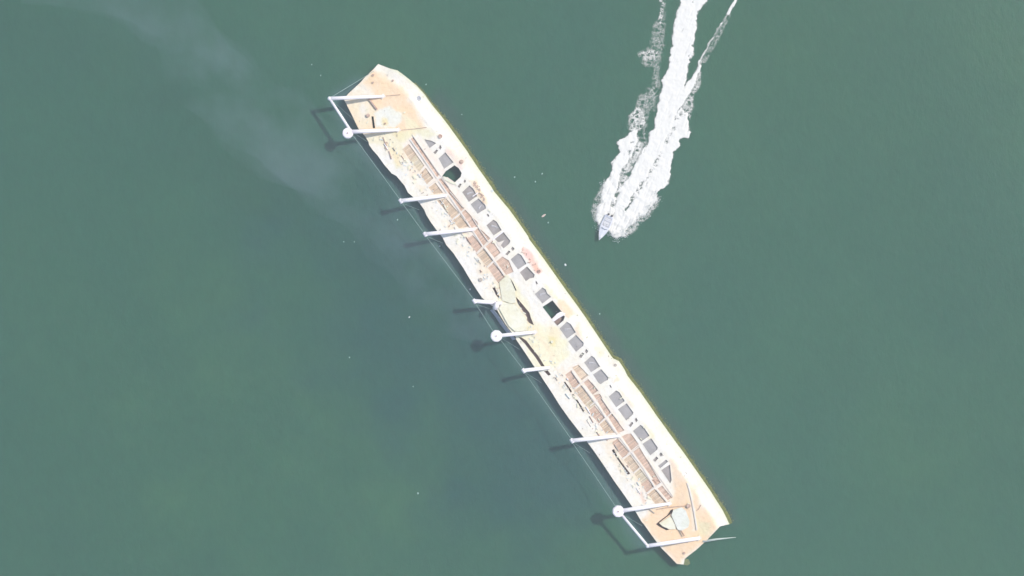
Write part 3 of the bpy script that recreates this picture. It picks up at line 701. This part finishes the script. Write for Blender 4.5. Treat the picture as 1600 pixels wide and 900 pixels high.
tint_band([(560, 260), (690, 460), (760, 540), (900, 740)], 90, (86, 118, 123), .7, 6)
tint_band([(x + 9, y - 6) for x, y in RIGHT[6:]], 17, (108, 122, 122), .75, 7)
tint_band([(150, -20), (330, 130), (520, 250)], 130, (94, 128, 123), .6, 9)
tint_band([(-100, 0), (100, 400), (0, 900)], 700, (84, 124, 113), .75, 11)
tint_band([(x - 8, y + 6) for x, y in LEFT[8:60]], 20, (122, 142, 148), .95, 12)  # paler mauve-grey band following the left hull edge
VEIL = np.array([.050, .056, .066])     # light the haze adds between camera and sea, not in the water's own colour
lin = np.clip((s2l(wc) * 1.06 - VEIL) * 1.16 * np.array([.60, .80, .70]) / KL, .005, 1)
at_ = me.color_attributes.new('water_tint', 'FLOAT_COLOR', 'POINT'); at_.data.foreach_set('color', np.concatenate([lin, np.ones((len(PX), 1))], 1).astype(np.float32).ravel())
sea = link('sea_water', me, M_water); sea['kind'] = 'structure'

# ------------------------------------------------------------ wake foam of the speedboat
A0 = (900, 0); kA = 5.327; W2 = (900, 130); W3 = (880, 250)
step = 1.0
FX, FY = np.meshgrid(np.arange(905, 1165, step), np.arange(-60, 385, step))
wx = FX + (vnoise(FX, FY, 13, 51, 4) - .5) * 9; wy = FY + (vnoise(FX, FY, 13, 52, 4) - .5) * 9
main = [(1063, -70), (1063, 0), (1065, 6), (1058.6, 19), (1055, 41), (1051, 60), (1051, 71), (1048, 92), (1048, 103), (1040, 120), (1034, 128), (1035, 137), (1032, 157), (1027.5, 167.5), (1027, 181), (1020, 202), (1012.5, 223), (1005, 233.5), (997, 249), (988, 269.5), (974.5, 287.5),
        (960, 300), (952, 330), (946, 345), (955, 350), (975, 320), (994, 292), (1014, 263.5), (1032, 241), (1039.5, 226), (1042.5, 211), (1050, 202), (1051.5, 188.5), (1059, 176.5), (1066.5, 164.5), (1072.5, 152.5), (1071, 135), (1073, 122), (1075, 107), (1078, 98), (1082, 83), (1084, 69), (1087, 47), (1089, 24), (1097, 11), (1104, 0), (1112, -70)]
streak = [(1096, 94), (1094, 105), (1088, 124), (1080, 139), (1073, 154), (1067, 165), (1064, 150), (1075, 128), (1086, 112), (1092, 98)]
rarm = [(1058, 178), (1065, 173.5), (1071, 179.5), (1075, 190), (1078.5, 208), (1075.5, 213), (1066.5, 212), (1061, 218.5), (1060.5, 229), (1051.5, 238), (1049.5, 250), (1047, 265), (1044, 286), (1036, 292), (1024, 302.5), (1028.5, 311.5), (1021, 319), (1013.5, 323.5), (1009, 335.5), (1000, 338.5), (995.5, 346), (985, 353.5),
        (977, 361), (976, 368.5), (968.5, 367), (962.5, 373), (955, 368.5), (953, 362.5), (945, 352), (975, 328), (995, 300), (1012, 275), (1024, 258), (1038, 236), (1047, 215), (1052, 195)]
larm = [(990, 205), (981, 209.5), (966, 223), (969, 238), (957, 254.5), (956.5, 260.5), (955, 277), (943, 286), (938, 305.5), (940, 316), (932, 325), (931, 341.5), (935.5, 356.5), (941, 357), (947, 345), (954, 330), (962, 300), (968, 285), (970, 272.5), (976, 262), (981, 254.5), (987, 244), (990, 232), (996, 220), (996, 205)]
foam = np.zeros(FX.shape)
for pl, e in ((main, 2.0), (rarm, 1.8), (larm, 2.0), (streak, 2.0)):
    foam = np.maximum(foam, sm(sdist(wx, wy, pl) + (vnoise(FX, FY, 3.2, 73, 2) - .5) * 2.6, -e * 1.3, e * 1.1))
# gaps of green water inside the foam
nzh = vnoise(FX, FY, 5, 71, 3); nzf = vnoise(FX, FY, 2.6, 72, 2)
def gap(pl, w, amt):
    global foam
    d = dist_line(wx, wy, pl); g = np.exp(-(d / (w * 1.25)) ** 2) * sm(nzh * .6 + nzf * .4, .44, .55) * amt; foam = foam * (1 - np.clip(g, 0, 1))
foam = np.maximum(foam, sm(sdist(wx, wy, [(1066, 168), (1074, 178), (1060, 222), (1046, 250), (1030, 275), (1006, 300), (990, 322), (962, 345), (955, 340), (985, 300), (1010, 262), (1035, 228), (1048, 195)]), -2, 1.5))
gap([(1072, 176), (1063, 180), (1055, 189), (1052, 200)], 2.6, 1.0); gap([(1052, 200), (1045, 212), (1042, 222), (1037, 232), (1031, 243)], 3.0, 1.0)
gap([(1026, 250), (1020, 262), (1012, 274)], 3.4, .95); gap([(1006, 282), (999, 296), (991, 308)], 3.0, 1.15); gap([(991, 308), (984, 320), (976, 330)], 1.4, 1.1)
gap([(968, 286), (966, 298), (960, 310), (957, 322)], 2.6, 1.05); gap([(1077, 90), (1079, 110), (1074, 122)], 2.4, .95)
gap([(978, 244), (986, 232), (988, 222)], 2.6, .9); gap([(1012, 222), (1006, 240)], 1.2, .6); gap([(1075, -40), (1082, 0)], 4, .8); gap([(1091, 18), (1088, 40)], 1.5, .7); gap([(1082, 72), (1078, 74)], 1.8, .9)
# lace: thin torn foam beside the wake
ridge = 1 - np.abs(vnoise(FX, FY, 7.5, 81, 4) * 2 - 1) * 2.3
r2_ = 1 - np.abs(vnoise(wx, wy, 4.5, 83, 3) * 2 - 1) * 2.6
lace = np.clip(np.maximum(ridge, r2_), 0, 1)
def lacy(poly, amt, e=4):
    global foam
    foam = np.maximum(foam, sm(sdist(wx, wy, poly), -e, e) * lace * amt)
lacy(zc(W2, [(640, 240), (560, 330), (540, 470), (600, 520), (690, 500), (730, 400), (700, 260)]), .66)
lacy(zc(W2, [(640, 180), (720, 60), (860, -20), (860, 160), (760, 320), (740, 620), (680, 760), (620, 860), (590, 860), (640, 700), (700, 500), (660, 300)]), .42)
lacy(zc(A0, [(690, -200), (760, -200), (745, 200), (725, 430), (705, 570), (700, 800), (650, 920), (500, 880), (540, 780), (620, 700), (650, 570), (560, 560), (515, 440), (600, 400), (640, 200), (685, 150)], kA), .38)
lacy(zc(A0, [(690, -100), (735, -100), (715, 120), (700, 200), (680, 190), (690, 60)], kA), .72, 2)
lacy(zc(A0, [(530, 440), (690, 410), (690, 470), (640, 500), (560, 500)], kA), .58, 2.5)
lacy(zc(A0, [(1000, 560), (1055, 600), (1040, 700), (1000, 770), (960, 760)], kA), .55, 3)
lacy(zc(W2, [(1230, 0), (1300, 10), (1240, 90), (1220, 260), (1190, 380), (1110, 290), (1130, 180)]), .58, 3)
lacy(zc(W3, [(960, 330), (1000, 320), (1010, 440), (930, 540), (800, 700), (760, 740), (620, 800), (640, 700), (900, 480)]), .55, 4)
lacy(zc(W3, [(280, 480), (400, 200), (440, 180), (400, 460), (350, 700), (310, 600)]), .45, 4)
lacy([(990, 203), (1000, 210), (1002, 236), (990, 262), (976, 288), (962, 306), (962, 280), (975, 255), (986, 230)], .66, 3)
lacy([(1070, 175), (1056, 182), (1044, 205), (1030, 240), (1008, 272), (985, 310), (990, 318), (1016, 280), (1040, 240), (1052, 208), (1074, 184)], .74, 2.5)
d = dist_line(FX + (vnoise(FX, FY, 8, 91, 2) - .5) * 3, FY, [(1165, -60), (1149, 0), (1143, 12), (1138, 21)]); foam = np.maximum(foam, 1 - sm(d, 1.0, 3.2))
d = dist_line(FX + (vnoise(FX, FY, 8, 92, 2) - .5) * 4, FY, [(1138, 21), (1126, 38), (1115, 56), (1107, 70), (1098, 88), (1095, 98)]); foam = np.maximum(foam, (1 - sm(d, .6, 2.6)) * .5 * (.35 + vnoise(FX, FY, 6, 93, 2)))
d = dist_line(FX, FY, [(1138, 24), (1120, 60), (1100, 95)]); foam = np.maximum(foam, (1 - sm(d, 2, 7)) * lace * .38)
d = dist_line(FX, FY, [(1003, 224), (999, 246), (992, 262)]); foam = np.maximum(foam, (1 - sm(d, 1, 3.5)) * .45)
halo = np.exp(-(np.clip(-np.maximum(sdist(wx, wy, main), np.maximum(sdist(wx, wy, rarm), sdist(wx, wy, larm))), 0, None) / 7.0)) * vnoise(FX, FY, 9, 99, 4) * .34
foam = np.maximum(foam, halo)
for sd_, a_s in ((101, .32), (102, .26)):      # long streaks running with the wake
    ca, sa = math.cos(1.16), math.sin(1.16); U = FX * ca - FY * sa; W = FX * sa + FY * ca
    st = vnoise(U / 5.0, W, 3.2, sd_, 2); foam = foam * (1 - np.clip(sm(st, .60, .80), 0, 1) * a_s * (foam > .5))
# fingers of spray on the outer edge near the boat
fing = vnoise(FX * 1.0, FY * .5, 4, 95, 2)
foam = np.clip(foam, 0, 1)
# relief
near = np.exp(-np.hypot(FX - 958, FY - 340) / 55)
FZ = 0.03 + foam * (.10 + .28 * near) + foam * (vnoise(FX, FY, 8, 97, 3) - .5) * (.15 + .28 * near)
FZ = np.maximum(FZ, 0.025 + .01 * foam)
m_ = foam > 0.03
idx = -np.ones(FX.shape, int); 
cell = m_[:-1, :-1] | m_[1:, :-1] | m_[:-1, 1:] | m_[1:, 1:]
use = np.zeros(FX.shape, bool); use[:-1, :-1] |= cell; use[1:, :-1] |= cell; use[:-1, 1:] |= cell; use[1:, 1:] |= cell
idx[use] = np.arange(use.sum())
f = S * (HC - FZ[use]) / HC
vv = np.stack([(FX[use] - 800) * f, -(FY[use] - 450) * f, FZ[use]], 1)
cy_, cx_ = np.nonzero(cell)
ff = np.stack([idx[cy_ + 1, cx_], idx[cy_ + 1, cx_ + 1], idx[cy_, cx_ + 1], idx[cy_, cx_]], 1)
me = bpy.data.meshes.new('wake_foam'); me.from_pydata(vv.tolist(), [], ff.tolist()); me.update()
a_ = me.attributes.new('foam', 'FLOAT', 'POINT'); a_.data.foreach_set('value', foam[use].astype(np.float32))
wk = link('wake_foam', me, M_foam, smooth=True)
tag(wk, 'white foaming wake trailing behind the speedboat across the green sea', 'wake', kind='stuff')
# flying droplets
V_, F_ = [], []; rr_ = np.random.default_rng(55)
edge = (rarm[14:30] + larm[7:13])
for _ in range(700):
    i = rr_.integers(0, len(edge)); x, y = edge[i]; x += rr_.normal(0, 3.2); y += rr_.normal(0, 3.2); s_ = rr_.uniform(.04, .13); p = P(x, y, rr_.uniform(.1, .9))
    b0 = len(V_); V_ += [p + Vector((s_, 0, 0)), p + Vector((-s_ * .6, s_, 0)), p + Vector((-s_ * .6, -s_, 0)), p + Vector((0, 0, s_))]; F_ += [(b0, b0 + 1, b0 + 3), (b0 + 1, b0 + 2, b0 + 3), (b0 + 2, b0, b0 + 3), (b0, b0 + 2, b0 + 1)]
sp = mesh_from('spray', V_, F_, M_white)
tag(sp, 'fine white spray drops flying off the edges of the wake beside the speedboat', 'spray', kind='stuff')

# ------------------------------------------------------------ speedboat
boat = bpy.data.objects.new('speedboat', None); COL.objects.link(boat)
tag(boat, 'small white speedboat with pointed bow racing at the head of its foam wake', 'boat')
bow = P(935.5, 375.5, 0); stern = P(952.5, 338, 0); L = (bow - stern).length; fw = (bow - stern).normalized(); ang = math.atan2(fw.y, fw.x)
boat.location = stern.lerp(bow, .5) + ZV * .22; boat.rotation_euler = (0, math.radians(-2), ang)
secs = []      # t along, half beam, deck height, keel depth
for t in np.linspace(0, 1, 15):
    hb = 1.14 * (1 - max(0, (t - .35) / .65) ** 2.1) * (.92 + .08 * min(1, t / .3)); secs.append((t, max(hb, .02), .58 + .26 * t * t, -.35 + .55 * t ** 4))
bm = bmesh.new(); rings = []
for t, hb, dz, kz in secs:
    x = -L / 2 + L * t
    rings.append([bm.verts.new((x, yy * hb, zz)) for yy, zz in ((-1, dz), (-.98, dz - .12), (-.78, kz * .25 + .05), (0, kz), (.78, kz * .25 + .05), (.98, dz - .12), (1, dz))])
for a, c_ in zip(rings, rings[1:]):
    for k in range(6): bm.faces.new((a[k], a[k + 1], c_[k + 1], c_[k]))
bm.faces.new(rings[0]); bm_obj('hull', bm, M_boat, boat, True)
bm = bmesh.new(); rr2 = []
for t, hb, dz, kz in secs:
    x = -L / 2 + L * t; ck = t < .5
    rr2.append([bm.verts.new((x, -hb, dz + .005)), bm.verts.new((x, -hb * .72, dz + .05)), bm.verts.new((x, 0, dz + .14 if t > .55 else dz + .05)), bm.verts.new((x, hb * .72, dz + .05)), bm.verts.new((x, hb, dz + .005))])
for i, (a, c_) in enumerate(zip(rr2, rr2[1:])):
    for k in range(4):
        if k in (1, 2) and 0 < i < 6: continue
        bm.faces.new((a[k], a[k + 1], c_[k + 1], c_[k]))
bm_obj('boat_deck', bm, M_boat, boat)
bm = bmesh.new(); add_box(bm, Vector((-L * .5 + L * .25, 0, .42)), Vector((1, 0, 0)), Vector((0, 1, 0)), ZV, L * .40, 1.7, .08); bm_obj('cockpit_floor', bm, M_boatin, boat)
bm = bmesh.new(); pl = [Vector((L * .02 + .25 * math.cos(a), .75 * math.sin(a), .84)) for a in np.linspace(-1.3, 1.3, 9)]
for a, c_ in zip(pl, pl[1:]): bm.faces.new([bm.verts.new(v) for v in (a, c_, c_ + Vector((-.22, 0, .32)), a + Vector((-.22, 0, .32)))])
bmesh.ops.remove_doubles(bm, verts=bm.verts, dist=.005); bmesh.ops.solidify(bm, geom=bm.faces[:], thickness=.03); bm_obj('windscreen', bm, M_boatin, boat)
for sx, sy, ln in ((-.9, -.4, .5), (-.9, .4, .5), (-2.0, 0, 1.5)):
    bm = bmesh.new(); w_ = .5 if ln < 1 else 1.5; l_ = .5
    add_box(bm, Vector((sx, sy, .52)), Vector((1, 0, 0)), Vector((0, 1, 0)), ZV, l_, w_, .2); add_box(bm, Vector((sx - .22, sy, .62)), Vector((1, 0, 0)), Vector((0, 1, 0)), ZV, .1, w_, .14)
    bmesh.ops.bevel(bm, geom=bm.edges[:], offset=.03, segments=1, affect='EDGES'); bm_obj('seat', bm, M_boatin, boat)
for sy in (-.45, .45):
    bm = bmesh.new(); add_tube(bm, [Vector((-L / 2 - .25, sy, -.4)), Vector((-L / 2 - .25, sy, .5)), Vector((-L / 2 - .28, sy, .62)), Vector((-L / 2 - .28, sy, .95)), Vector((-L / 2 - .28, sy, 1.05))], [.1, .12, .24, .26, .14], 10)
    m1 = bm_obj('outboard_motor', bm, M_blk, boat, True)
    bm = bmesh.new(); add_box(bm, Vector((-L / 2 - .02, sy, .5)), Vector((1, 0, 0)), Vector((0, 1, 0)), ZV, .3, .26, .3); bm_obj('bracket', bm, M_boatin, m1)
for sy in (-1, 1):
    bm = bmesh.new(); add_tube(bm, [Vector((-L / 2 + L * t, sy * hb * .93, dz + .12 + .18 * t)) for t, hb, dz, kz in secs if t > .55], .018, 6); bm_obj('bow_rail', bm, M_boatin, boat)
bm = bmesh.new(); add_box(bm, Vector((L * .41, 0, 1.0)), Vector((1, 0, 0)), Vector((0, 1, 0)), ZV, .22, .08, .08); bm_obj('cleat', bm, M_blk, boat)

# ------------------------------------------------------------ things floating on the water
def chunk(bm, c, sx, sy, sz, ang, seed):
    r = random.Random(seed); vs = bmesh.ops.create_icosphere(bm, subdivisions=2, radius=1)['verts']
    for v in vs:
        v.co *= 1 + r.uniform(-.16, .16); x, y = v.co.x * sx, v.co.y * sy
        v.co = Vector((x * math.cos(ang) - y * math.sin(ang), x * math.sin(ang) + y * math.cos(ang), v.co.z * sz)) + c
FL = [(849.5, 337, .55, .22, .62, M_pinkw, 'longish pinkish white piece of debris floating between the wreck and the speedboat', 'floating debris', 1),
      (856.3, 348, .22, .17, 1.5, M_scrap2, 'small pale green speck floating just below the long pinkish white debris', 'floating debris', 1),
      (883.3, 413.8, .34, .25, -1, M_white, 'bright white float alone on the water right of the red stained deck', 'float', 0),
      (847, 271.5, .24, .14, 1, M_scrap2, 'pale speck floating above right of its twin, left of the wake', 'floating debris', 1),
      (836.4, 284, .2, .16, 1.2, M_scrap2, 'pale speck floating lower left of its twin, between wreck and wake', 'floating debris', 1),
      (487, 101, .17, .13, 1.5, M_scrap2, 'faint pale speck on the water left of the bow, uppermost there', 'floating debris', 1),
      (501, 118, .2, .1, 1.5, M_scrap2, 'faint pale streak on the water left of the bow, below another speck', 'floating debris', 1),
      (537, 378, .16, .13, 0, M_scrap2, 'left speck of a faint pair on open water left of the fourth boom', 'floating debris', 1),
      (553.5, 378, .15, .12, 1, M_scrap2, 'right speck of a faint pair on open water left of the fourth boom', 'floating debris', 1),
      (621, 343.5, .22, .15, 1, M_scrap2, 'pale speck afloat below the third boom, outside the wires', 'floating debris', 1),
      (687, 384.5, .2, .15, 1, M_white, 'white speck floating just below the fourth boom in the wreck shadow', 'floating debris', 1),
      (734.5, 452, .22, .18, 1, M_white, 'white speck in the wreck shadow just above the fifth boom', 'floating debris', 1),
      (639.5, 495.5, .22, .16, 1, M_white, 'small bright speck alone on the water left of the middle of the wreck', 'floating debris', 1),
      (546, 558.5, .16, .16, 1, M_scrap2, 'tiny pale speck, farthest left on the open water below the smoke', 'floating debris', 1),
      (645.5, 604, .14, .12, 1, M_scrap2, 'tiny faint speck on open water left of the seventh boom', 'floating debris', 1),
      (653, 770.8, .26, .2, 1.5, M_scrap2, 'pale greenish float alone on the water at the lower left of the wreck', 'float', 0),
      (937, 490.5, .2, .15, 1, M_scrap2, 'faint speck close to the right side of the wreck beside the dark hatch', 'floating debris', 1),
      (665.5, 132, .22, .14, 1, M_scrap2, 'pale speck on the water close to the curved right side of the bow', 'floating debris', 1),
      (721.5, 179, .14, .14, 1, M_scrap2, 'faint speck on the water right of the upper wreck', 'floating debris', 1),
      (804, 277, .22, .16, 1, M_scrap2, 'pale speck just off the weedy right side near the open hatch', 'floating debris', 1)]
for k, (x, y, sx, sy, a, mt, lb, ct, isd) in enumerate(FL):
    bm = bmesh.new(); chunk(bm, P(x, y, .06), sx, sy, min(sx, sy) * .7, a, k)
    o = bm_obj('floating_scrap' if isd else 'float', bm, mt); o['kind'] = 'thing'; tag(o, lb, ct, 'specks floating around the wreck' if isd else None)

# ------------------------------------------------------------ thin smoke drifting off the wreck
M_smoke = bpy.data.materials.new('thin_smoke'); M_smoke.use_nodes = True; nt = M_smoke.node_tree; nt.nodes.clear()
out = N(nt, 'ShaderNodeOutputMaterial'); pv = N(nt, 'ShaderNodeVolumePrincipled'); pv.inputs['Color'].default_value = (.60, .66, .80, 1); pv.inputs['Anisotropy'].default_value = 0.0
nz = noise_node(nt, .06, 5, .55); mr = N(nt, 'ShaderNodeMapRange'); mr.inputs['From Min'].default_value = .36; mr.inputs['From Max'].default_value = .74; mr.inputs['To Min'].default_value = 0.0; mr.inputs['To Max'].default_value = 0.042
nt.links.new(nz.outputs[0], mr.inputs[0]); nt.links.new(mr.outputs[0], pv.inputs['Density']); nt.links.new(pv.outputs[0], out.inputs['Volume'])
path = [(20, -50, 20, 6), (170, -15, 20, 6), (275, 30, 19, 8), (330, 105, 18, 8.5), (400, 180, 16, 9.5), (450, 222, 15, 10.5), (530, 285, 12, 8), (585, 335, 11, 7), (655, 410, 9, 7), (725, 495, 7, 6), (762, 530, 5, 3.0)]
pp = [P(x, y, z) for x, y, z, r in path]; rad = [p[3] for p in path]
fine = []; fr_ = []
for i in range(len(pp) - 1):
    for k in range(6):
        t = k / 6; fine.append(pp[i].lerp(pp[i + 1], t)); fr_.append(rad[i] * (1 - t) + rad[i + 1] * t)
fine.append(pp[-1]); fr_.append(rad[-1]); fr_[0] = .5
bm = bmesh.new(); rings = []
for i, p in enumerate(fine):
    d = (fine[min(i + 1, len(fine) - 1)] - fine[max(i - 1, 0)]).normalized(); a = d.cross(ZV).normalized(); ring = []
    for k in range(20):
        th = 2 * math.pi * k / 20; nn = 1 + .5 * mnoise.noise(Vector((p.x * .09 + 2 * math.cos(th), p.y * .09, 1.3 * math.sin(th))))
        v = p + a * fr_[i] * nn * math.cos(th) + ZV * fr_[i] * .32 * nn * math.sin(th); v.z = max(v.z, .4); ring.append(bm.verts.new(v))
    rings.append(ring)
for r0, r1 in zip(rings, rings[1:]):
    for k in range(20): bm.faces.new((r0[k], r0[(k + 1) % 20], r1[(k + 1) % 20], r1[k]))
bm.faces.new(rings[0]); bm.faces.new(list(reversed(rings[-1])))
sk = bm_obj('smoke', bm, M_smoke, smooth=True)
M_smoke.cycles.volume_step_rate = .25 if hasattr(M_smoke, 'cycles') else 1
tag(sk, 'thin blue grey smoke drifting over the water from the middle of the wreck', 'smoke', kind='stuff')

# ------------------------------------------------------------ the hazy air between the drone and the sea
M_haze = bpy.data.materials.new('pale_haze'); M_haze.use_nodes = True; nt = M_haze.node_tree; nt.nodes.clear()
out = N(nt, 'ShaderNodeOutputMaterial'); pv = N(nt, 'ShaderNodeVolumePrincipled'); pv.inputs['Color'].default_value = (.93, .94, .97, 1); pv.inputs['Density'].default_value = 0.00028
nt.links.new(pv.outputs[0], out.inputs['Volume'])
bm = bmesh.new(); add_box(bm, Vector((0, 0, 229)), Vector((1, 0, 0)), Vector((0, 1, 0)), ZV, 10400, 10400, 464)
hz = bm_obj('haze', bm, M_haze); hz['kind'] = 'stuff'; hz['label'] = 'thin pale haze in the air over the whole sea and wreck'; hz['category'] = 'haze'
